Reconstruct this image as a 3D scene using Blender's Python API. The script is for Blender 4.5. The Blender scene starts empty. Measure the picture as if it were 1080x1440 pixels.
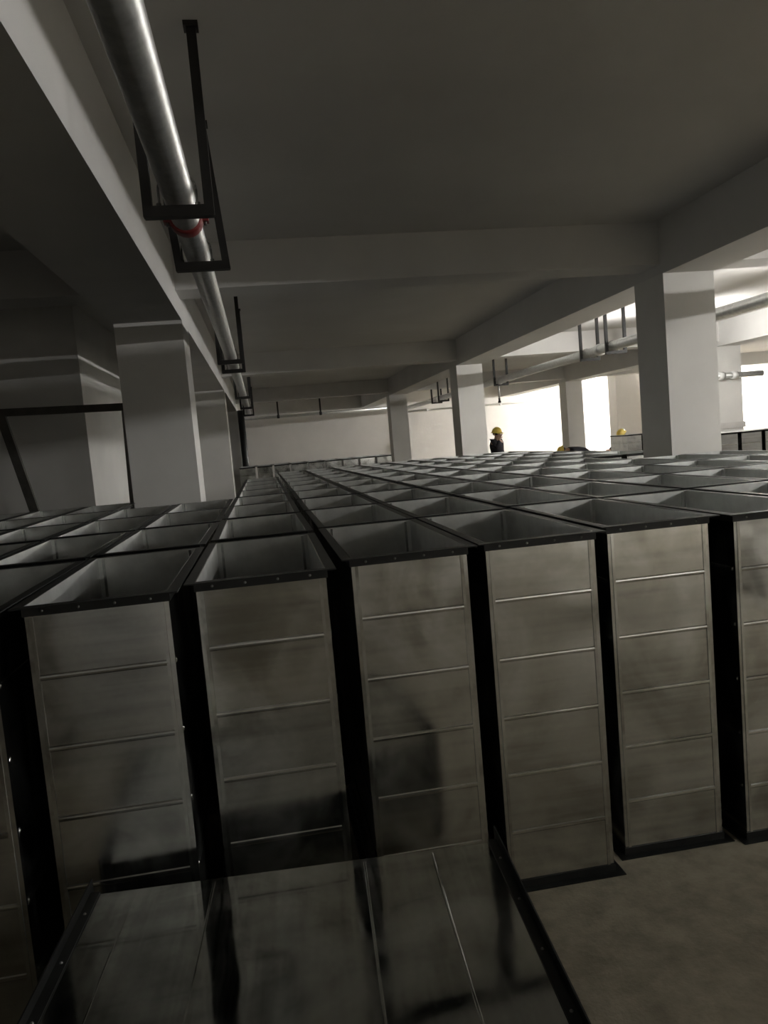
import bpy, bmesh, math, random
from mathutils import Vector, Matrix
random.seed(7)
S = bpy.context.scene
COL = S.collection
R = math.radians

# ------------------------------------------------------------------ camera
F, YAW, PITCH, ROLL, CAMH = 1082.0, R(8.59), R(-5.2), R(-4.925), 1.62
fw = Vector((math.sin(YAW)*math.cos(PITCH), math.cos(YAW)*math.cos(PITCH), math.sin(PITCH)))
r0 = Vector((math.cos(YAW), -math.sin(YAW), 0)); u0 = r0.cross(fw)
rr = math.cos(ROLL)*r0 + math.sin(ROLL)*u0
uu = -math.sin(ROLL)*r0 + math.cos(ROLL)*u0
cd = bpy.data.cameras.new('camera'); cam = bpy.data.objects.new('camera', cd); COL.objects.link(cam)
cd.sensor_fit = 'HORIZONTAL'; cd.sensor_width = 36; cd.lens = F*36/1080; cd.clip_start = .05; cd.clip_end = 200
M4 = Matrix((rr, uu, -fw)).transposed().to_4x4(); M4.translation = Vector((0, 0, CAMH)); cam.matrix_world = M4
S.camera = cam

# ------------------------------------------------------------------ world, exposure
W = bpy.data.worlds.new('world'); S.world = W; W.use_nodes = True
W.node_tree.nodes['Background'].inputs[0].default_value = (.8, .9, 1, 1)
W.node_tree.nodes['Background'].inputs[1].default_value = 0.0
vs = S.view_settings
vs.view_transform = 'Standard'; vs.look = 'None'; vs.gamma = 1; vs.use_curve_mapping = False
vs.exposure = 2.75
LAMP = 60.0            # radiance of the lamp diffusers

# ------------------------------------------------------------------ materials
def new_mat(name):
    m = bpy.data.materials.new(name); m.use_nodes = True
    nt = m.node_tree
    return m, nt, nt.nodes['Principled BSDF']
def noise(nt, scale, detail=4, rough=.55, coord='Object', stretch=None):
    tc = nt.nodes.new('ShaderNodeTexCoord'); src = tc.outputs[coord]
    if stretch:
        mp = nt.nodes.new('ShaderNodeMapping'); mp.inputs['Scale'].default_value = stretch
        nt.links.new(src, mp.inputs['Vector']); src = mp.outputs['Vector']
    n = nt.nodes.new('ShaderNodeTexNoise'); n.inputs['Scale'].default_value = scale
    n.inputs['Detail'].default_value = detail; n.inputs['Roughness'].default_value = rough
    nt.links.new(src, n.inputs['Vector'])
    return n
def ramp(nt, sock, stops):
    r = nt.nodes.new('ShaderNodeValToRGB'); e = r.color_ramp.elements
    while len(e) < len(stops): e.new(.5)
    for i, (p, c) in enumerate(stops):
        e[i].position = p; e[i].color = (*c, 1) if len(c) == 3 else c
    nt.links.new(sock, r.inputs['Fac']); return r
def bump(nt, bs, sock, strength, dist=.01):
    b = nt.nodes.new('ShaderNodeBump'); b.inputs['Strength'].default_value = strength; b.inputs['Distance'].default_value = dist
    nt.links.new(sock, b.inputs['Height']); nt.links.new(b.outputs['Normal'], bs.inputs['Normal'])
def plain(name, col, rough=.6, metal=0, var=.12, scale=6, bmp=.0, coord='Object'):
    m, nt, b = new_mat(name)
    n = noise(nt, scale, coord=coord)
    lo = tuple(c*(1-var) for c in col); hi = tuple(min(1, c*(1+var)) for c in col)
    rp = ramp(nt, n.outputs['Fac'], [(.3, lo), (.7, hi)])
    nt.links.new(rp.outputs['Color'], b.inputs['Base Color'])
    b.inputs['Roughness'].default_value = rough; b.inputs['Metallic'].default_value = metal
    if bmp: bump(nt, b, n.outputs['Fac'], bmp)
    return m
def galvanized(name, base, rlo, rhi):
    m, nt, b = new_mat(name)
    b.inputs['Metallic'].default_value = 1
    oi = nt.nodes.new('ShaderNodeObjectInfo')
    tc = nt.nodes.new('ShaderNodeTexCoord')
    add = nt.nodes.new('ShaderNodeVectorMath'); add.operation = 'ADD'
    comb = nt.nodes.new('ShaderNodeCombineXYZ')
    mul = nt.nodes.new('ShaderNodeMath'); mul.operation = 'MULTIPLY'; mul.inputs[1].default_value = 37
    nt.links.new(oi.outputs['Random'], mul.inputs[0])
    for i in range(3): nt.links.new(mul.outputs[0], comb.inputs[i])
    nt.links.new(tc.outputs['Object'], add.inputs[0]); nt.links.new(comb.outputs[0], add.inputs[1])
    def nz(scale, detail, stretch=None):
        src = add.outputs[0]
        if stretch:
            mp = nt.nodes.new('ShaderNodeMapping'); mp.inputs['Scale'].default_value = stretch
            nt.links.new(src, mp.inputs['Vector']); src = mp.outputs['Vector']
        n = nt.nodes.new('ShaderNodeTexNoise'); n.inputs['Scale'].default_value = scale; n.inputs['Detail'].default_value = detail
        nt.links.new(src, n.inputs['Vector']); return n
    big = nz(2.6, 2.5, (1, 1, .6)); fine = nz(40, 2); streak = nz(5, 3, (.35, .35, 7))
    wave = nz(2.4, 1); smud = nz(3.4, 5, (1, 1, .8)); smud.inputs['Distortion'].default_value = 1.4
    vor = nt.nodes.new('ShaderNodeTexVoronoi'); vor.inputs['Scale'].default_value = 75
    nt.links.new(add.outputs[0], vor.inputs['Vector'])
    sa = nt.nodes.new('ShaderNodeMath'); sa.operation = 'MULTIPLY_ADD'; sa.inputs[1].default_value = .35; nt.links.new(streak.outputs['Fac'], sa.inputs[0]); sb = nt.nodes.new('ShaderNodeMix'); sb.data_type = 'FLOAT'; sb.inputs['Factor'].default_value = .55; nt.links.new(big.outputs['Fac'], sb.inputs['A']); nt.links.new(smud.outputs['Fac'], sb.inputs['B']); nt.links.new(sb.outputs['Result'], sa.inputs[2])
    rp = ramp(nt, sa.outputs[0], [(.52, tuple(c*.72 for c in base)), (.675, base), (.83, tuple(min(1, c*1.16) for c in base))])
    mx = nt.nodes.new('ShaderNodeMix'); mx.data_type = 'RGBA'; mx.blend_type = 'MULTIPLY'; mx.inputs['Factor'].default_value = .07
    nt.links.new(rp.outputs['Color'], mx.inputs['A']); nt.links.new(vor.outputs['Color'], mx.inputs['B'])
    # take the hue out of the spangle
    bw = nt.nodes.new('ShaderNodeRGBToBW'); nt.links.new(vor.outputs['Color'], bw.inputs[0]); nt.links.new(bw.outputs[0], mx.inputs['B'])
    nt.links.new(mx.outputs['Result'], b.inputs['Base Color'])
    mr = nt.nodes.new('ShaderNodeMapRange'); mr.inputs['From Min'].default_value = .3; mr.inputs['From Max'].default_value = .7
    mr.inputs['To Min'].default_value = rlo; mr.inputs['To Max'].default_value = rhi
    nt.links.new(smud.outputs['Fac'], mr.inputs['Value']); nt.links.new(mr.outputs[0], b.inputs['Roughness'])
    mr.inputs['From Min'].default_value = .38; mr.inputs['From Max'].default_value = .64
    b1 = nt.nodes.new('ShaderNodeBump'); b1.inputs['Strength'].default_value = .3; b1.inputs['Distance'].default_value = .02
    nt.links.new(wave.outputs['Fac'], b1.inputs['Height'])
    b2 = nt.nodes.new('ShaderNodeBump'); b2.inputs['Strength'].default_value = .012; b2.inputs['Distance'].default_value = .002
    nt.links.new(fine.outputs['Fac'], b2.inputs['Height']); nt.links.new(b1.outputs['Normal'], b2.inputs['Normal'])
    nt.links.new(b2.outputs['Normal'], b.inputs['Normal'])
    return m
def emit(name, col, strength):
    m, nt, b = new_mat(name)
    b.inputs['Base Color'].default_value = (.8, .8, .8, 1)
    b.inputs['Emission Color'].default_value = (*col, 1); b.inputs['Emission Strength'].default_value = strength
    return m
MAT = {}
MAT['white_wall'] = plain('white_wall', (.72, .70, .67), .75, var=.04, scale=1.5, bmp=.05)
MAT['ceiling'] = plain('ceiling_paint', (.60, .59, .57), .8, var=.05, scale=.8, bmp=.05)
MAT['beam'] = plain('beam_plaster', (.62, .61, .59), .8, var=.05, scale=1.2, bmp=.04)
MAT['column'] = plain('column_plaster', (.70, .69, .66), .75, var=.05, scale=1.5, bmp=.04)
MAT['grey_concrete'] = plain('grey_concrete', (.58, .565, .54), .85, var=.15, scale=2, bmp=.1)
def floor_mat():
    m, nt, b = new_mat('dusty_concrete')
    n1 = noise(nt, .9, 6); n2 = noise(nt, 9, 8, .65); n3 = noise(nt, 60, 4, .6)
    a = ramp(nt, n1.outputs['Fac'], [(.3, (.19, .163, .115)), (.55, (.29, .258, .195)), (.75, (.37, .337, .265))])
    c = ramp(nt, n2.outputs['Fac'], [(.3, (.42, .41, .39)), (.62, (1, 1, 1))])
    mx = nt.nodes.new('ShaderNodeMix'); mx.data_type = 'RGBA'; mx.blend_type = 'MULTIPLY'; mx.inputs['Factor'].default_value = .7
    nt.links.new(a.outputs['Color'], mx.inputs['A']); nt.links.new(c.outputs['Color'], mx.inputs['B'])
    nt.links.new(mx.outputs['Result'], b.inputs['Base Color'])
    b.inputs['Roughness'].default_value = .9
    bump(nt, b, n3.outputs['Fac'], .35, .01)
    return m
MAT['floor'] = floor_mat()
MAT['galv'] = galvanized('galvanized_sheet', (.67, .68, .665), .12, .262)
MAT['galv_smooth'] = galvanized('galvanized_sheet_clean', (.60, .615, .60), .06, .17)
MAT['galv_inner'] = plain('dusty_galvanized_inside', (.65, .66, .645), .33, 1, var=.1, scale=14)
MAT['galv_pipe'] = plain('galvanized_pipe', (.66, .67, .66), .38, .8, var=.12, scale=25)
MAT['flange'] = plain('dark_angle_steel', (.017, .018, .0175), .4, .4, var=.25, scale=12)
MAT['rivet'] = plain('rivet_steel', (.28, .28, .27), .4, 1, var=.05)
MAT['hanger'] = plain('black_paint_steel', (.018, .017, .016), .5, .2, var=.2, scale=10)
MAT['red'] = plain('red_paint', (.22, .03, .03), .45, var=.1)
MAT['black_pipe'] = plain('black_pipe', (.02, .02, .019), .5, var=.2)
MAT['steel_frame'] = plain('rusty_dark_steel', (.085, .08, .07), .65, .3, var=.25, scale=9)
MAT['steel_pale'] = plain('worn_grey_steel', (.26, .25, .23), .6, .2, var=.2, scale=9)
MAT['lamp_body'] = plain('lamp_white_metal', (.75, .75, .75), .5, var=.03)
MAT['lamp'] = emit('lamp_diffuser', (1, .98, .945), LAMP)
MAT['sheet'] = galvanized('bright_sheet', (.85, .85, .84), .3, .4)
MAT['skin'] = plain('skin', (.42, .26, .18), .55, var=.06)
MAT['jacket'] = plain('dark_jacket', (.018, .018, .024), .85, var=.2, scale=20)
MAT['trousers'] = plain('dark_trousers', (.03, .032, .04), .85, var=.2, scale=20)
MAT['shoe'] = plain('work_shoe', (.02, .017, .015), .6)
MAT['helmet'] = plain('yellow_plastic', (.85, .64, .13), .3, var=.03)
MAT['hair'] = plain('black_hair', (.012, .01, .01), .6)
MAT['eye'] = plain('dark_eye', (.02, .015, .01), .2)
MAT['white_plastic'] = plain('white_plastic', (.8, .8, .78), .4, var=.03)

# ------------------------------------------------------------------ helpers
class MB:
    def __init__(s): s.v = []; s.f = []; s.sm = []
    def box(s, x0, x1, y0, y1, z0, z1):
        b = len(s.v)
        s.v += [(x, y, z) for z in (z0, z1) for y in (y0, y1) for x in (x0, x1)]
        s.f += [tuple(b+i for i in q) for q in ((0,2,3,1),(4,5,7,6),(0,1,5,4),(2,6,7,3),(0,4,6,2),(1,3,7,5))]; s.sm += [0]*6
        return s
    def tube(s, p, q, r, n=14, r2=None, caps=True):
        p = Vector(p); q = Vector(q); d = (q-p).normalized()
        a = d.orthogonal().normalized(); c = d.cross(a); b = len(s.v); r2 = r if r2 is None else r2
        for (o, k) in ((p, r), (q, r2)):
            for i in range(n):
                t = 2*math.pi*i/n; s.v.append(tuple(o + a*math.cos(t)*k + c*math.sin(t)*k))
        for i in range(n):
            j = (i+1) % n; s.f.append((b+i, b+j, b+n+j, b+n+i)); s.sm.append(1)
        if caps:
            s.f.append(tuple(b+i for i in range(n-1, -1, -1))); s.f.append(tuple(b+n+i for i in range(n))); s.sm += [0, 0]
        return s
    def bar(s, p, q, w, d, up=(0, 1, 0)):          # rectangular bar from p to q
        p = Vector(p); q = Vector(q); ax = (q-p).normalized(); up = Vector(up)
        a = ax.cross(up).normalized(); c = a.cross(ax).normalized(); b = len(s.v)
        for o in (p, q):
            for (i, j) in ((-1,-1),(1,-1),(1,1),(-1,1)): s.v.append(tuple(o + a*w/2*i + c*d/2*j))
        s.f += [tuple(b+i for i in k) for k in ((3,2,1,0),(4,5,6,7),(0,1,5,4),(1,2,6,5),(2,3,7,6),(3,0,4,7))]; s.sm += [0]*6
        return s
    def lathe(s, prof, n=16, axis='z', o=(0, 0, 0), arc=1.0):
        b = len(s.v); o = Vector(o)
        for (r, h) in prof:
            for i in range(n):
                t = 2*math.pi*i/n; c = (r*math.cos(t), r*math.sin(t))
                s.v.append(tuple(o + Vector({'z': (c[0], c[1], h), 'y': (c[0], h, c[1]), 'x': (h, c[0], c[1])}[axis])))
        for k in range(len(prof)-1):
            for i in range(n):
                j = (i+1) % n; s.f.append((b+k*n+i, b+k*n+j, b+(k+1)*n+j, b+(k+1)*n+i)); s.sm.append(1)
        return s
    def mesh(s, name, m):
        me = bpy.data.meshes.new(name); me.from_pydata(s.v, [], s.f)
        me.polygons.foreach_set('use_smooth', [bool(x) for x in s.sm]); me.materials.append(MAT[m])
        bm = bmesh.new(); bm.from_mesh(me); bmesh.ops.recalc_face_normals(bm, faces=bm.faces); bm.to_mesh(me); bm.free()
        me.update(); return me
    def build(s, name, m, parent=None, loc=None):
        return put(name, s.mesh(name, m), parent, loc)
def put(name, data, parent=None, loc=None):
    o = bpy.data.objects.new(name, data); COL.objects.link(o)
    if parent: o.parent = parent
    if loc is not None: o.location = loc
    return o
def tag(o, label=None, cat=None, group=None, kind=None):
    for k, v in (('label', label), ('category', cat), ('group', group), ('kind', kind)):
        if v: o[k] = v
    return o
def thing(name, label, cat, loc=(0, 0, 0), rz=0, group=None):
    o = put(name, None, None, loc); o.rotation_euler.z = rz; o.empty_display_size = .1
    return tag(o, label, cat, group)
def struct(name, mb, m, label=None):
    return tag(mb.build(name, m), label, None, None, 'structure')
def copy_tree(o, parent=None):
    c = o.copy(); COL.objects.link(c); c.parent = parent
    for ch in [k for k in o.children]: copy_tree(ch, c)
    return c

# ------------------------------------------------------------------ the setting
XL, XR, YB, YF, HC = -9.0, 17.0, -10.0, 30.0, 3.5
struct('floor', MB().box(XL-.3, XR+.3, YB-.3, YF+.3, -.2, 0), 'floor', 'dusty bare concrete floor of the basement')
struct('ceiling', MB().box(XL-.3, XR+.3, YB-.3, YF+.3, HC, HC+.2), 'ceiling', 'flat concrete ceiling slab of the basement')
struct('wall_back', MB().box(XL-.3, XR+.3, YF, YF+.3, 0, HC), 'white_wall', 'plain white far wall behind the ducts')
struct('wall_front', MB().box(XL-.3, XR+.3, YB-.3, YB, 0, HC), 'white_wall', 'plain white wall opposite the far wall')
struct('wall_left', MB().box(XL-.3, XL, YB, YF, 0, HC), 'white_wall', 'plain white side wall beyond the pier')
struct('wall_right', MB().box(XR, XR+.3, YB, YF, 0, HC), 'white_wall', 'plain white side wall beyond the lamps')
# beams along the hall
LX0, LX1, LZ = -1.22, -.61, 2.9
RX0, RX1, RZ = 3.97, 4.52, 3.0
TX0, TX1, TZ = 9.6, 10.16, 3.0
for (a, b, z) in ((LX0, LX1, LZ), (RX0, RX1, RZ), (TX0, TX1, TZ)):
    struct('beam', MB().box(a, b, YB, YF, z, HC+.01), 'beam', 'deep plastered beam running along the hall on columns')
for y in (-1.05, 7.1, 14.95, 23.25):
    for (a, b) in ((XL, LX0), (LX1, RX0), (RX1, TX0), (TX1, XR)):
        struct('beam', MB().box(a, b, y, y+.42, 3.1, HC+.01), 'beam', 'plastered cross beam between two long beams')
struct('beam', MB().box(LX1, RX0, YF-.35, YF, 3.0, HC+.01), 'beam', 'shallow plastered beam along the far wall')
for (x0, x1, ys, z, d) in ((LX0, LX1, (-.65, 7.45, 15.55, 23.65), LZ, .61), (RX0, RX1-.02, (-1.05, 7.05, 15.05, 23.2), RZ, .58), (TX0, TX1-.02, (-1.05, 7.05, 15.05, 23.2), TZ, .56)):
    for y in ys:
        struct('column', MB().box(x0, x1, y, y+d, 0, z+.005), 'column', 'square white plastered concrete column')
# pier on the left
struct('wall_pier', MB().box(-5.2, -1.95, 9.3, 15.5, 0, HC), 'column', 'plastered pier behind the trestle column')
struct('wall_pier', MB().box(11.75, 13.0, 24.2, 24.8, 0, HC), 'white_wall', 'pale pier standing before the bright far corner')

# ------------------------------------------------------------------ lamps
lm_h = MB().box(-.02, .02, -.62, .62, .012, .05).mesh('housing', 'lamp_body')
lm_d = MB().tube((0, -.6, -.02), (0, .6, -.02), .025, 12).mesh('diffuser', 'lamp')
lm_e = MB().box(-.028, .028, -.01, .01, -.047, .013).mesh('end_cap', 'lamp_body')
lm_w = [MB().tube((0, y, .05), (0, y, HC-2.92), .004, 6).mesh('suspension_wire', 'hanger') for y in (-.5, .5)]
LZT = 2.92
def lamp(x, y, label, group, k=1.0, off=False):
    tail = '_offscreen' if off else ''
    t = thing('batten_lamp' + tail, label, 'lamp', (x, y, LZT), 0, group)
    me = lm_d
    if k != 1.0:
        key = 'lamp_%g' % k
        if key not in MAT: MAT[key] = emit('lamp_diffuser_strong', (1, .98, .945), LAMP*k)
        me = lm_d.copy(); me.materials[0] = MAT[key]
    put('housing', lm_h, t); put('diffuser' + tail, me, t); put('end_cap', lm_e, t, (0, -.61, 0)); put('end_cap', lm_e, t, (0, .61, 0))
    for w in lm_w: put('suspension_wire', w, t)
# one straight row of lamps down the bay beyond the lit columns: it throws the pipe shadows on the columns and the lit strip on the beam
for y in (-8, -4, 0, 4, 8.6):
    lamp(7.3, y, 'white batten lamp on wires in the row beyond the lit columns', 'batten lamps in the row beyond the lit columns', off=True)
lamp(7.3, 12.6, 'white batten lamp hanging behind the nearest lit column', 'batten lamps in the row beyond the lit columns')
lamp(13, 17, 'white batten lamp hanging beyond the loose sheets', 'batten lamps by the bright side', off=True)
# the glare on both edges of the nearest lit column and the burnt-out far wall
for x, y in ((15.3, 26.2), (15.7, 27.8)):
    lamp(x, y, 'strong white batten lamp hanging in the bright corner by the far wall', 'strong batten lamps in the bright corner', 5.0)

# ------------------------------------------------------------------ overhead pipes
def coupling(parent, x, y, z, r, name='coupling', m='galv_pipe', axis='y'):
    return MB().lathe([(r*.98, -.05), (r*1.14, -.05), (r*1.2, -.03), (r*1.2, .03), (r*1.14, .05), (r*.98, .05)], 20, axis).build(name, m, parent, (x, y, z))
PR = .07; PZ = 2.775
LPX = -.255; PZL = 2.80
pl = thing('sprinkler_main_pipe', 'galvanized overhead pipe hung beside the beam on the left columns', 'pipe', (LPX, 1, PZL))
MB().tube((0, -11, 0), (0, 22.2, 0), PR, 24).build('pipe_run', 'galv_pipe', pl)
c = coupling(pl, 0, 4.02-1, 0, PR, 'grooved_coupling', 'red'); c['label'] = 'red grooved coupling'
for s in (-1, 1):
    MB().box(-.018, .018, -.03, .03, -.02, .02).build('bolt_pad', 'red', c, (s*PR*1.3, 0, 0))
    MB().tube((s*PR*1.3, 0, -.035), (s*PR*1.3, 0, .035), .008, 8).build('bolt', 'rivet', c)
for y in (9.9, 15.9): coupling(pl, 0, y-1, 0, PR)
RPX = 5.45
prt = thing('sprinkler_main_pipe', 'galvanized overhead pipe hung beside the beam on the right columns', 'pipe', (RPX, 1, PZ))
MB().tube((0, -11, 0), (0, 28.9, 0), PR*1.05, 24).build('pipe_run', 'galv_pipe', prt)
for y in (11.7, 16.9, 23.2): coupling(prt, 0, y-1, 0, PR*1.15)
MB().tube((0, 17.05-1, 0), (0, 17.05-1, -.42), .022, 10).build('drop_pipe', 'galv_pipe', prt)
MB().lathe([(.0, -.5), (.035, -.5), (.035, -.47), (.02, -.44), (.024, -.40)], 12).build('sprinkler_head', 'hanger', prt, (0, 17.05-1, 0))
def hanger(x, y, side, zb, label, group, wid=.265, bw=.042, lean=0, dx=0):
    t = thing('pipe_hanger', label, 'hanger', (x, y, zb), 0, group)
    h = HC-zb
    for s in (-1, 1):
        MB().bar((s*wid/2+dx, 0, -.03), (s*wid/2+dx+lean, 0, h), bw, .042).build('drop_bar', 'hanger', t)
        MB().box(s*wid/2+dx+lean-.032, s*wid/2+dx+lean+.032, -.035, .035, h-.02, h).build('ceiling_plate', 'hanger', t)
        MB().tube((s*(PR+.014), 0, -.015), (s*(PR+.014), 0, .03), .012, 6).build('nut', 'rivet', t)
    MB().box(-wid/2-.017+dx, wid/2+.017+dx, -.025, .025, -.034, .014).build('cross_bar', 'hanger', t)
    ub = MB(); n = 14; pts = [(PR+.012, 0, .0)] + [((PR+.012)*math.cos(math.pi*i/n), 0, .015+PR+(PR+.012)*math.sin(math.pi*i/n)) for i in range(n+1)] + [(-PR-.012, 0, .0)]
    for a, b in zip(pts, pts[1:]): ub.tube(a, b, .006, 6)
    ub.build('u_bolt', 'rivet', t)
ZB = PZ-PR-.0135
for y, l in ((-3.6, 'two hangers before the red coupling'), (-.6, 'one hanger before those at the red coupling'), (3.6, 'at the red coupling, on its side away from the far wall'),
        (4.62, 'at the red coupling, on its side towards the far wall'), (9.35, 'just past the trestle column, first of a close pair'), (10.4, 'just past the trestle column, second of a close pair'),
        (15.4, 'beside the column after the trestle column'), (19.0, 'above the aisle before the separate duct row'), (22.6, 'next to the black downpipe')):
    hanger(LPX, y, 1, ZB+PZL-PZ, 'black pipe hanger ' + l, 'hangers of the pipe by the trestle column', lean=-.06 if y == 4.62 else 0, dx=.03 if y == 4.62 else 0)
for y, l in ((2.0, 'two before the column nearest the sheets'), (5.4, 'one before the column nearest the sheets'), (11.25, 'of a close pair past the nearest lit column, first'), (12.2, 'of a close pair past the nearest lit column, second'),
        (17.0, 'beside the thin sprinkler drop'), (22.6, 'of the pair before the far wall, first'), (23.5, 'of the pair before the far wall, second')):
    hanger(RPX, y, 1, ZB-.0035, 'black pipe hanger ' + l, 'hangers of the pipe by the lit columns', .30, dx=.05)
tag(MB().tube((0, 0, 0), (0, 0, 2.9), .1, 20).build('downpipe', 'black_pipe', None, (-.50, 23.3, 0)), 'black vertical downpipe beside the farthest left column', 'pipe')
fp = thing('wall_pipe', 'thin grey pipe running under the ceiling along the far wall', 'pipe', (0, 29.45, 2.9))
MB().tube((-.55, 0, 0), (5.2, 0, 0), .05, 14).build('pipe_run', 'galv_pipe', fp)
for x in (.75, 2.35):
    MB().box(x-.03, x+.03, -.03, .03, -.07, HC-2.9).build('hanger_rod', 'hanger', fp)
    MB().lathe([(.05, -.05), (.065, -.05), (.065, .05), (.05, .05)], 14, 'x').build('pipe_ring', 'hanger', fp, (x, 0, 0))
cp = thing('wall_conduit', 'pale conduit running along the bright end of the far wall', 'conduit', (5.6, 29.94, 2.72))
MB().tube((0, 0, 0), (11.2, 0, 0), .035, 12).build('conduit_run', 'white_plastic', cp)
for x in (1, 4, 7, 10): MB().box(x-.03, x+.03, -.04, .06, -.05, .05).build('clip', 'lamp_body', cp)
jb = thing('junction_box', 'small pale junction box with conduit on the far wall', 'box', (5.35, 29.93, 1.2))
MB().box(-.12, .12, -.06, .07, 0, .35).build('case', 'white_plastic', jb); MB().box(-.1, .1, -.075, -.06, .02, .33).build('lid', 'lamp_body', jb)
MB().tube((0, 0, .35), (0, 0, 1.3), .03, 10).build('conduit', 'lamp_body', jb)
# short pipe strapped across the third column row
sp = thing('short_pipe', 'short grey pipe with white collars across the column beside the sheets', 'pipe', (TX0, 14.95, 2.38))
MB().tube((-.1, 0, 0), (.95, 0, 0), .06, 14).build('pipe_run', 'galv_pipe', sp)
for z in (.0, .3): MB().lathe([(.06, -.06), (.085, -.06), (.085, .06), (.06, .06)], 14, 'x').build('collar', 'white_plastic', sp, (z, 0, 0))
tag(MB().box(TX0-.03, TX1+.01, 15.02, 15.05, 1.28, 1.40).build('guard_strip', 'grey_concrete'), 'dark guard strip across the front of the column beside the sheets', 'strip')

# ------------------------------------------------------------------ ducts
DW, DD, DH, FL = .393, .985, 1.25, .03
def duct_body(w, d, h, beads, m, name='body', bead_h=.0032, bead_w=.0085):
    mb = MB(); t = .003
    st = [(0, 0)]
    for z in beads: st += [(z-bead_w, 0), (z-bead_w*.6, bead_h*.8), (z, bead_h), (z+bead_w*.6, bead_h*.8), (z+bead_w, 0)]
    st += [(h, 0)]
    cor = ((-1, -1), (1, -1), (1, 1), (-1, 1)); ins = .014
    for k in range(4):
        A = Vector((cor[k][0]*w/2, cor[k][1]*d/2, 0)); B = Vector((cor[(k+1) % 4][0]*w/2, cor[(k+1) % 4][1]*d/2, 0))
        u = (B-A).normalized(); n_ = Vector((u.y, -u.x, 0)); b = len(mb.v)
        for (z, o) in st:
            zz = Vector((0, 0, z))
            mb.v += [tuple(A+zz), tuple(A+u*ins+n_*0+zz), tuple(A+u*(ins+.006)+n_*o+zz), tuple(B-u*(ins+.006)+n_*o+zz), tuple(B-u*ins+zz), tuple(B+zz)]
        for z in (h, 0):
            a_ = A+u*t-n_*t; b_ = B-u*t-n_*t; zz = Vector((0, 0, z)); L = (b_-a_).length
            mb.v += [tuple(a_+u*(L*q)+zz) for q in (0, .1, .2, .8, .9, 1)]
        n = len(st)+2
        for i in range(n):
            i2 = (i+1) % n
            for c in range(5):
                mb.f.append((b+6*i+c, b+6*i+c+1, b+6*i2+c+1, b+6*i2+c)); mb.sm.append(0)
    me = mb.mesh(name, m); me.materials.append(MAT['galv_inner'])
    for p in me.polygons:
        c, nn = p.center, p.normal
        if c.x*nn.x + c.y*nn.y < 0 and abs(nn.z) < .5 and abs(max(abs(c.x)-(w/2-t), abs(c.y)-(d/2-t))) < 1e-4: p.material_index = 1
    return me
def duct_flange(w, d, flip):
    # an angle-steel frame: one leg against the duct wall, the other turned outwards at the duct's end
    mb = MB(); t = .004; fl = FL
    prof = [(0, 0), (fl, 0), (fl, -t), (t, -t), (t, -fl), (0, -fl)]
    if flip: prof = [(a, -b) for a, b in prof]
    loops = [[(sx*(w/2+o), sy*(d/2+o), z) for (sx, sy) in ((-1,-1),(1,-1),(1,1),(-1,1))] for (o, z) in prof]
    for k in range(4):
        j = (k+1) % 4; b = len(mb.v)
        for L in loops: mb.v += [L[k], L[j]]
        n = len(loops)
        for i in range(n):
            i2 = (i+1) % n; mb.f.append((b+2*i, b+2*i+1, b+2*i2+1, b+2*i2)); mb.sm.append(0)
    return mb.mesh('flange', 'flange')
BEADS = [DH*k/6 for k in range(1, 6)]
me_body = duct_body(DW, DD, DH, BEADS, 'galv')
me_ft = duct_flange(DW+.002, DD+.002, False); me_fb = duct_flange(DW+.002, DD+.002, True)
me_seams = [MB().box(x, x+.010, y0, y1, z0, DH-z1).mesh('lock_seam', 'galv') for (x, y0, y1, z0, z1) in (
    (DW/2-.024, -DD/2-.003, -DD/2+.001, FL, FL), (-DW/2+.012, -DD/2-.003, -DD/2+.001, FL, FL),
    (DW/2-.03, DD/2-.008, DD/2-.002, 0, .004), (-DW/2+.02, DD/2-.008, DD/2-.002, 0, .004))]
me_rivet = MB().lathe([(0, -.003), (.003, -.0026), (.0045, 0)], 8, 'y').mesh('rivet', 'rivet')
ducts = []
def duct(x, y, label, group, rz=0.0, rivets=False, z=0.0):
    """x = centre of the front face, y = outer front edge of the flange"""
    t = thing('duct_section', label, 'duct', (x, y+DD/2+FL, z), rz, group)
    put('body', me_body, t)
    ft = put('flange', me_ft, t, (0, 0, DH)); put('flange', me_fb, t, (0, 0, 0))
    for sm in me_seams: put('lock_seam', sm, t)
    if rivets:
        for k in range(4):
            put('rivet', me_rivet, ft, (-DW/2+DW*(k+.5)/4, -DD/2-.005, -.017))
    return t
G_BLOCK = 'ducts packed in the block'
L_FRONT = {0: 'front-row galvanized duct on end, next to the one behind the lying duct\'s left flange'}
front = [(-1.435, 2.12), (-.968, 2.17), (-.502, 2.22), (-.037, 2.32), (.449, 2.47), (.915, 2.49), (1.398, 2.575), (1.87, 2.54), (2.36, 2.57), (2.83, 2.6), (3.3, 2.6)]
flab = ['standing duct in the front row, outermost beside the lying duct\'s left end',
        'standing duct in the front row just past the lying duct\'s left flange',
        'standing duct in the front row behind the left end of the lying duct',
        'standing duct in the front row behind the middle of the lying duct',
        'standing duct in the front row behind the right end of the lying duct',
        'standing duct in the front row, first beside the lying duct\'s right flange',
        'standing duct in the front row, second beside the lying duct\'s right flange',
        'standing duct in the front row, third beside the lying duct\'s right flange',
        'standing duct in the front row, fourth beside the lying duct\'s right flange',
        'standing duct in the front row, fifth beside the lying duct\'s right flange',
        'standing duct in the front row, sixth beside the lying duct\'s right flange']
for (x, y), l in zip(front, flab):
    duct(x, y, l, 'front row of standing ducts', R(random.uniform(-.32, .32)), rivets=True)
ORD = ['first', 'second', 'third', 'fourth', 'fifth', 'sixth', 'seventh', 'eighth', 'ninth', 'tenth', 'eleventh']
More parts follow.
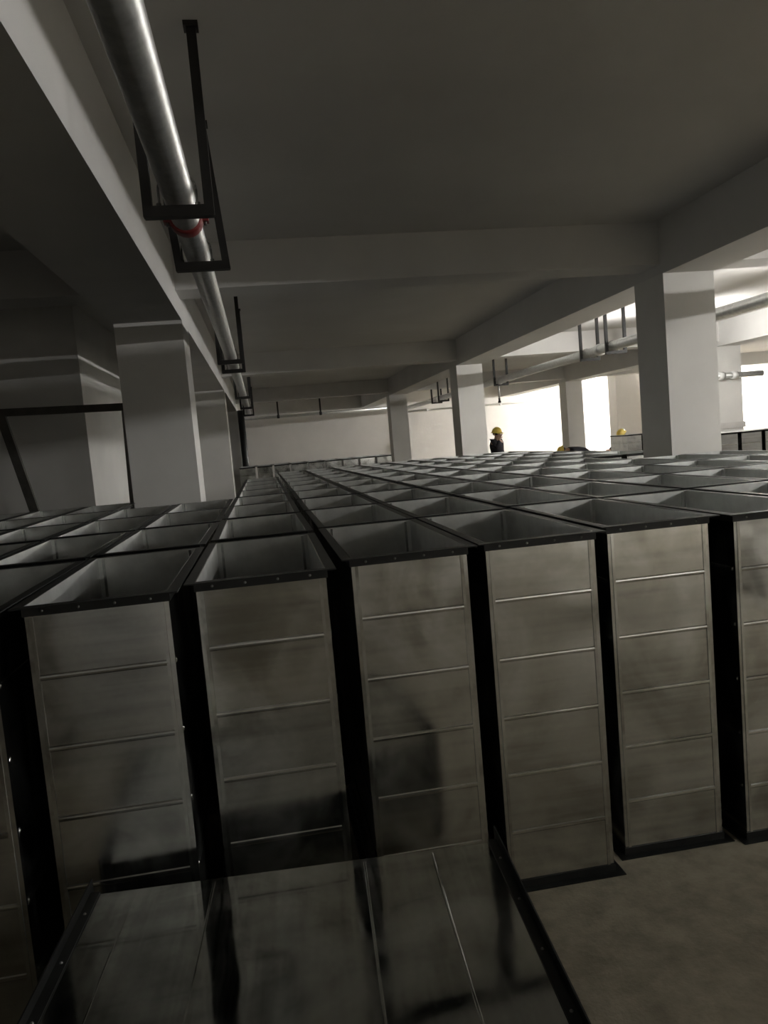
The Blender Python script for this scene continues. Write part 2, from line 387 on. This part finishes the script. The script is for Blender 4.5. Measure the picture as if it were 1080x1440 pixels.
def block_label(ci, k):
    n = ci - 4
    f = {2: "in the file behind the lying duct's left end", 3: "in the file behind the lying duct's middle", 4: "in the file behind the lying duct's right end"}.get(n)
    if f is None: f = "in the %s file beyond the lying duct's right flange" % ORD[n-5] if n > 4 else "in the %s file beyond the lying duct's left flange" % ORD[1-n]
    return 'standing duct in the %s row, %s' % (ORD[k], f)
LB = 'galvanized duct standing on end in the packed block of ducts'
cols = [(-3.32, 2.1), (-2.85, 2.1), (-2.376, 2.1), (-1.90, 2.12)] + front + [(3.77, 2.62), (4.245, 2.62), (4.73, 2.62), (5.2, 2.62)]
for ci, (x, y0) in enumerate(cols):
    infront = 4 <= ci < 4+len(front)
    for k in range(0 if not infront else 1, 11):
        y = y0 + 1.10*k + random.uniform(-.02, .02) + (.06 if x < .3 and k > 0 else 0)
        xx = x + random.uniform(-.002, .002)
        if k == 0 and x < -1.5: continue
        if x < -1.3:
            if y + 1.05 > (7.9): continue
        elif x < -.4:
            if y + 1.05 > 7.4: continue
        if x > 3.7 and x < 4.75 and y + 1.05 > 7.0 and y < 7.7: continue
        if x > 4.5 and y + 1.05 > 6.9: continue
        if -.4 < x < .2 and y + 1.05 > 11.6: continue
        if k == 0 and x > 3.5: continue
        if y + 1.05 > 13.75: continue
        duct(xx, y, block_label(ci, k), G_BLOCK, R(random.uniform(-.32, .32)))
# the row beyond the aisle
for r_ in range(2):
    for i in range(9):
        duct(-.42 + .462*i, 20.75 + r_*1.08 - .0*i, 'duct in the %s row before the far wall, %s from the downpipe' % (('separate', 'hindmost')[r_], ORD[i]), 'duct row before the far wall', 0)
# two by the worker, four near the third column row
for x, w_ in ((9.62, 'nearer the bent worker'), (10.1, 'nearer the sheets')): duct(x, 18.9, 'duct standing apart before the stooping worker, the one '+w_, 'ducts in front of the stooping worker')
for i, x in enumerate((8.25, 8.72, 9.19, 9.66)):
    duct(x, 12.7, 'duct standing under the loose bright sheets, %s from the free end of the row' % ORD[i], 'ducts under the loose sheets')
for (x0, x1, y, z, a, w_) in ((8.0, 9.25, 12.68, DH+.001, 1.2, 'lower'), (8.75, 9.95, 12.7, DH+.008, -.8, 'upper')):
    o = MB().box(-(x1-x0)/2, (x1-x0)/2, 0, .95, 0, .006).build('metal_sheet', 'sheet', None, ((x0+x1)/2, y, z)); o.rotation_euler.z = R(a)
    tag(o, w_ + ' loose bright metal sheet lying on ducts near a column', 'sheet', 'loose sheets on the ducts')

# the lying duct: its axis along x
LL, LH, LD = 1.17, .40, .985
me_lb = duct_body(LH, LD, LL, [LL/2+v for v in (-.455, -.235, .19, .385)], 'galv_smooth', 'body', .0007, .0035)
lt = thing('duct_section', 'galvanized duct lying on its side on the floor before the standing ones', 'duct', (-.045, 1.64, 0), R(-3.6))
rot = Matrix.Rotation(R(90), 4, 'Y')
def lie(name, me, off=0, parent=lt):
    o = put(name, me, parent); o.matrix_local = Matrix.Translation((-LL/2+off, 0, LH/2+FL)) @ rot; return o
lb = lie('body', me_lb)
f1 = lie('flange', duct_flange(LH+.002, LD+.002, True)); f2 = lie('flange', duct_flange(LH+.002, LD+.002, False), LL)
for f_, sx in ((f1, .017), (f2, -.017)):
    for k in range(5):
        o = put('rivet', me_rivet, f_); o.matrix_local = Matrix.Translation((-LH/2-.005, -LD/2+LD*(k+.5)/5, sx)) @ Matrix.Rotation(R(-90), 4, 'Z')

# ------------------------------------------------------------------ dark steel trestle by the pier
tr = thing('steel_trestle', 'dark steel trestle frame with raking leg standing before the plastered pier', 'trestle', (-2.2, 8.25, 0))
MB().bar((-1.7, 0, 2.27), (.9, 0, 2.2), .075, .06).build('top_bar', 'steel_frame', tr)
MB().bar((.87, 0, 2.2), (.82, 0, 0), .07, .06).build('upright', 'steel_pale', tr)
MB().bar((-.33, 0, 2.2), (.13, 0, 0), .085, .06).build('raking_leg', 'steel_frame', tr)
MB().bar((-1.62, 0, 2.25), (-1.66, 0, 0), .05, .06).build('upright', 'steel_frame', tr)

# ------------------------------------------------------------------ people
def skin_mesh(name, verts, edges, radii, m, sub=2, root=0):
    me = bpy.data.meshes.new(name); me.from_pydata(verts, edges, []); o = bpy.data.objects.new(name, me); COL.objects.link(o)
    mod = o.modifiers.new('skin', 'SKIN'); mod.use_smooth_shade = True
    sv = me.skin_vertices[0].data if me.skin_vertices else None
    if sv is None:
        bm = bmesh.new(); bm.from_mesh(me); bm.verts.layers.skin.verify(); bm.to_mesh(me); bm.free(); sv = me.skin_vertices[0].data
    for i, r_ in enumerate(radii):
        sv[i].radius = (r_, r_) if not isinstance(r_, tuple) else r_
        sv[i].use_root = (i == root)
    s = o.modifiers.new('sub', 'SUBSURF'); s.levels = sub; s.render_levels = sub
    dg = bpy.context.evaluated_depsgraph_get(); dg.update()
    out = bpy.data.meshes.new_from_object(o.evaluated_get(dg)); bpy.data.objects.remove(o)
    out.name = name; out.materials.clear(); out.materials.append(MAT[m])
    for p in out.polygons: p.use_smooth = True
    return out
def person(J, loc, rz, label, hard_hat=True):
    """J: joints in a frame where the person faces +x; y is their left"""
    t = thing('person', label, 'person', loc, rz, None)
    V = Vector
    g = {k: V(v) for k, v in J.items()}
    chest, neck, head, pel = g['chest'], g['neck'], g['head'], g['pelvis']
    up = (head-neck).normalized(); fwd = g['face'].normalized(); lat = up.cross(fwd).normalized()
    verts, radii, edges, idx = [], [], [], {}
    def add(k, p, r_, to=None):
        idx[k] = len(verts); verts.append(tuple(p)); radii.append(r_)
        if to: edges.append((idx[to], idx[k]))
    add('pelvis', pel, (.125, .15)); add('waist', pel.lerp(chest, .45), (.11, .13), 'pelvis'); add('chest', chest, (.12, .165), 'waist')
    add('neck', neck, .055, 'chest'); add('jaw', neck.lerp(head, .55)+fwd*.015, (.06, .07), 'neck'); add('head', head, (.085, .095), 'jaw'); add('crown', head+up*.07, (.07, .075), 'head')
    add('nose', head-up*.035+fwd*.108, .014, 'head')
    for s in 'lr':
        sh = g['sh_'+s]; el = g['el_'+s]; wr = g['wr_'+s]
        add('sh_'+s, sh, .06, 'chest'); add('el_'+s, el, .043, 'sh_'+s); add('wr_'+s, wr, .027, 'el_'+s)
        hd = (wr-el).normalized(); add('palm_'+s, wr+hd*.07, (.022, .036), 'wr_'+s)
        curl = g.get('curl_'+s, fwd)
        side = hd.cross(curl).normalized()
        for q in range(4):
            base = wr+hd*.10+side*(.024*(q-1.5)); ln = (.055, .065, .06, .045)[q]
            add('f%d%s' % (q, s), base, .0095, 'palm_'+s); add('g%d%s' % (q, s), base+hd*ln*.7+curl*.015, .0085, 'f%d%s' % (q, s)); add('h%d%s' % (q, s), base+hd*ln*.9+curl*.045, .0075, 'g%d%s' % (q, s))
        add('t'+s, wr+hd*.045-side*.045+curl*.012, .011, 'palm_'+s); add('u'+s, wr+hd*.085-side*.058+curl*.03, .009, 't'+s)
        hp = g['hip_'+s]; kn = g['kn_'+s]; an = g['an_'+s]
        add('hip_'+s, hp, .095, 'pelvis'); add('kn_'+s, kn, .06, 'hip_'+s); add('an_'+s, an, .042, 'kn_'+s)
        add('toe_'+s, an+V((.14, 0, -.045)), (.03, .04), 'an_'+s)
    body = put('body', skin_mesh('body', verts, edges, radii, 'skin'), t)
    # jacket
    vj, ej, rj = [], [], []
    def aj(p, r_, to=None):
        vj.append(tuple(p)); rj.append(r_)
        if to is not None: ej.append((to, len(vj)-1))
        return len(vj)-1
    a0 = aj(pel-(chest-pel).normalized()*.05, (.155, .185)); a1 = aj(pel.lerp(chest, .5), (.145, .175), a0); a2 = aj(chest, (.15, .195), a1); aj(neck-up*.02, .075, a2)
    for s in 'lr':
        b1 = aj(g['sh_'+s], .078, a2); b2 = aj(g['el_'+s], .06, b1); aj(g['wr_'+s].lerp(g['el_'+s], .06), .045, b2)
    put('jacket', skin_mesh('jacket', vj, ej, rj, 'jacket'), t)
    vj, ej, rj = [], [], []
    p0 = aj(pel, (.145, .175))
    for s in 'lr':
        b1 = aj(g['hip_'+s], .108, p0); b2 = aj(g['kn_'+s], .078, b1); aj(g['an_'+s]+V((0, 0, .02)), .066, b2)
    put('trousers', skin_mesh('trousers', vj, ej, rj, 'trousers'), t)
    for s in 'lr':
        an = g['an_'+s]; vj, ej, rj = [], [], []
        c0 = aj(an+V((0, 0, .01)), .055); c1 = aj(an+V((-.02, 0, -.045)), .052, c0); c2 = aj(an+V((.09, 0, -.05)), (.045, .05), c1); aj(an+V((.17, 0, -.055)), (.036, .045), c2)
        put('shoe', skin_mesh('shoe', vj, ej, rj, 'shoe'), t)
    # frame of the head
    Mh = Matrix((fwd, lat, up)).transposed().to_4x4(); Mh.translation = head
    for s in (-1, 1):
        e = put('eye', MB().lathe([(0, -.011), (.008, -.007), (.011, 0), (.008, .007), (0, .011)], 10).mesh('eye', 'eye'), t); e.matrix_local = Mh @ Matrix.Translation((.086, s*.033, .0))
        e = put('ear', MB().lathe([(0, -.012), (.02, -.008), (.027, 0), (.02, .008), (0, .012)], 10, 'y').mesh('ear', 'skin'), t); e.matrix_local = Mh @ Matrix.Translation((-.01, s*.094, -.012))
    h = put('hair', MB().lathe([(.0, .122), (.05, .112), (.085, .085), (.1, .04), (.099, -.01), (.09, -.03)], 16).mesh('hair', 'hair'), t); h.matrix_local = Mh @ Matrix.Translation((-.012, 0, .005))
    if hard_hat:
        shell = [(.0, .158), (.04, .155), (.08, .138), (.110, .105), (.125, .06), (.128, .03), (.15, .022), (.15, .016), (.122, .018)]
        o = put('hard_hat', MB().lathe(shell, 24).mesh('hard_hat', 'helmet'), t); o.matrix_local = Mh @ Matrix.Translation((.0, 0, .012)) @ Matrix.Diagonal((1.08, .96, 1, 1))
        b = MB(); n = 12
        for i in range(n):
            a0_, a1_ = (-1+2*i/n)*1.0, (-1+2*(i+1)/n)*1.0
            q = [(.125*math.cos(a0_), .125*math.sin(a0_), .03), (.19*math.cos(a0_), .145*math.sin(a0_), .012), (.19*math.cos(a1_), .145*math.sin(a1_), .012), (.125*math.cos(a1_), .125*math.sin(a1_), .03)]
            k = len(b.v); b.v += q + [(x, y, z-.006) for x, y, z in q]
            b.f += [tuple(k+j for j in f_) for f_ in ((0,1,2,3),(7,6,5,4),(1,5,6,2),(0,4,5,1),(2,6,7,3))]; b.sm += [0]*5
        b.build('brim', 'helmet', o)
        r_ = MB()
        for i in range(10):
            a0_, a1_ = math.pi*(.12+.76*i/10), math.pi*(.12+.76*(i+1)/10)
            r_.bar((.128*math.cos(a0_), 0, .03+.133*math.sin(a0_)), (.128*math.cos(a1_), 0, .03+.133*math.sin(a1_)), .012, .022)
        r_.build('ridge', 'helmet', o)
    return t
stand = dict(pelvis=(0, 0, .92), chest=(.01, 0, 1.28), neck=(.01, 0, 1.44), head=(.03, 0, 1.57), face=(1, 0, -.05),
    sh_l=(.0, .19, 1.38), el_l=(-.04, .25, 1.10), wr_l=(.1, .24, .90), sh_r=(.0, -.19, 1.38), el_r=(.2, -.25, 1.20), wr_r=(.20, -.13, 1.42), curl_r=(0, 1, 0),
    hip_l=(0, .09, .88), kn_l=(.03, .1, .49), an_l=(0, .11, .09), hip_r=(0, -.09, .88), kn_r=(.03, -.1, .49), an_r=(0, -.11, .09))
person(stand, (6.07, 19.5, 0), R(-55), 'person standing in a yellow hard hat and dark jacket, hand raised to face')
bend = dict(pelvis=(-.30, 0, .80), chest=(.08, 0, .97), neck=(.25, 0, .99), head=(.36, 0, .96), face=(.6, 0, -.8),
    sh_l=(.14, .19, .95), el_l=(.2, .22, .66), wr_l=(.32, .16, .44), sh_r=(.14, -.19, .95), el_r=(.2, -.22, .66), wr_r=(.34, -.14, .44),
    hip_l=(-.30, .09, .77), kn_l=(-.1, .12, .46), an_l=(-.22, .12, .09), hip_r=(-.30, -.09, .77), kn_r=(-.06, -.12, .46), an_r=(-.2, -.13, .09))
person(bend, (8.30, 19.6, 0), R(175), 'person bent low in a yellow hard hat and dark jacket, back level with the head')
stoop = dict(pelvis=(-.22, 0, .80), chest=(.0, 0, 1.05), neck=(.07, 0, 1.17), head=(.13, 0, 1.24), face=(.9, 0, -.45),
    sh_l=(.03, .19, 1.10), el_l=(.26, .24, .93), wr_l=(.48, .2, .86), sh_r=(.03, -.19, 1.10), el_r=(.25, -.22, .92), wr_r=(.47, -.16, .84),
    hip_l=(-.22, .09, .77), kn_l=(.0, .12, .47), an_l=(-.12, .12, .09), hip_r=(-.22, -.09, .77), kn_r=(.02, -.12, .47), an_r=(-.1, -.13, .09))
person(stoop, (10.21, 20.6, 0), R(195), 'person stooping in a yellow hard hat behind two ducts that stand apart')
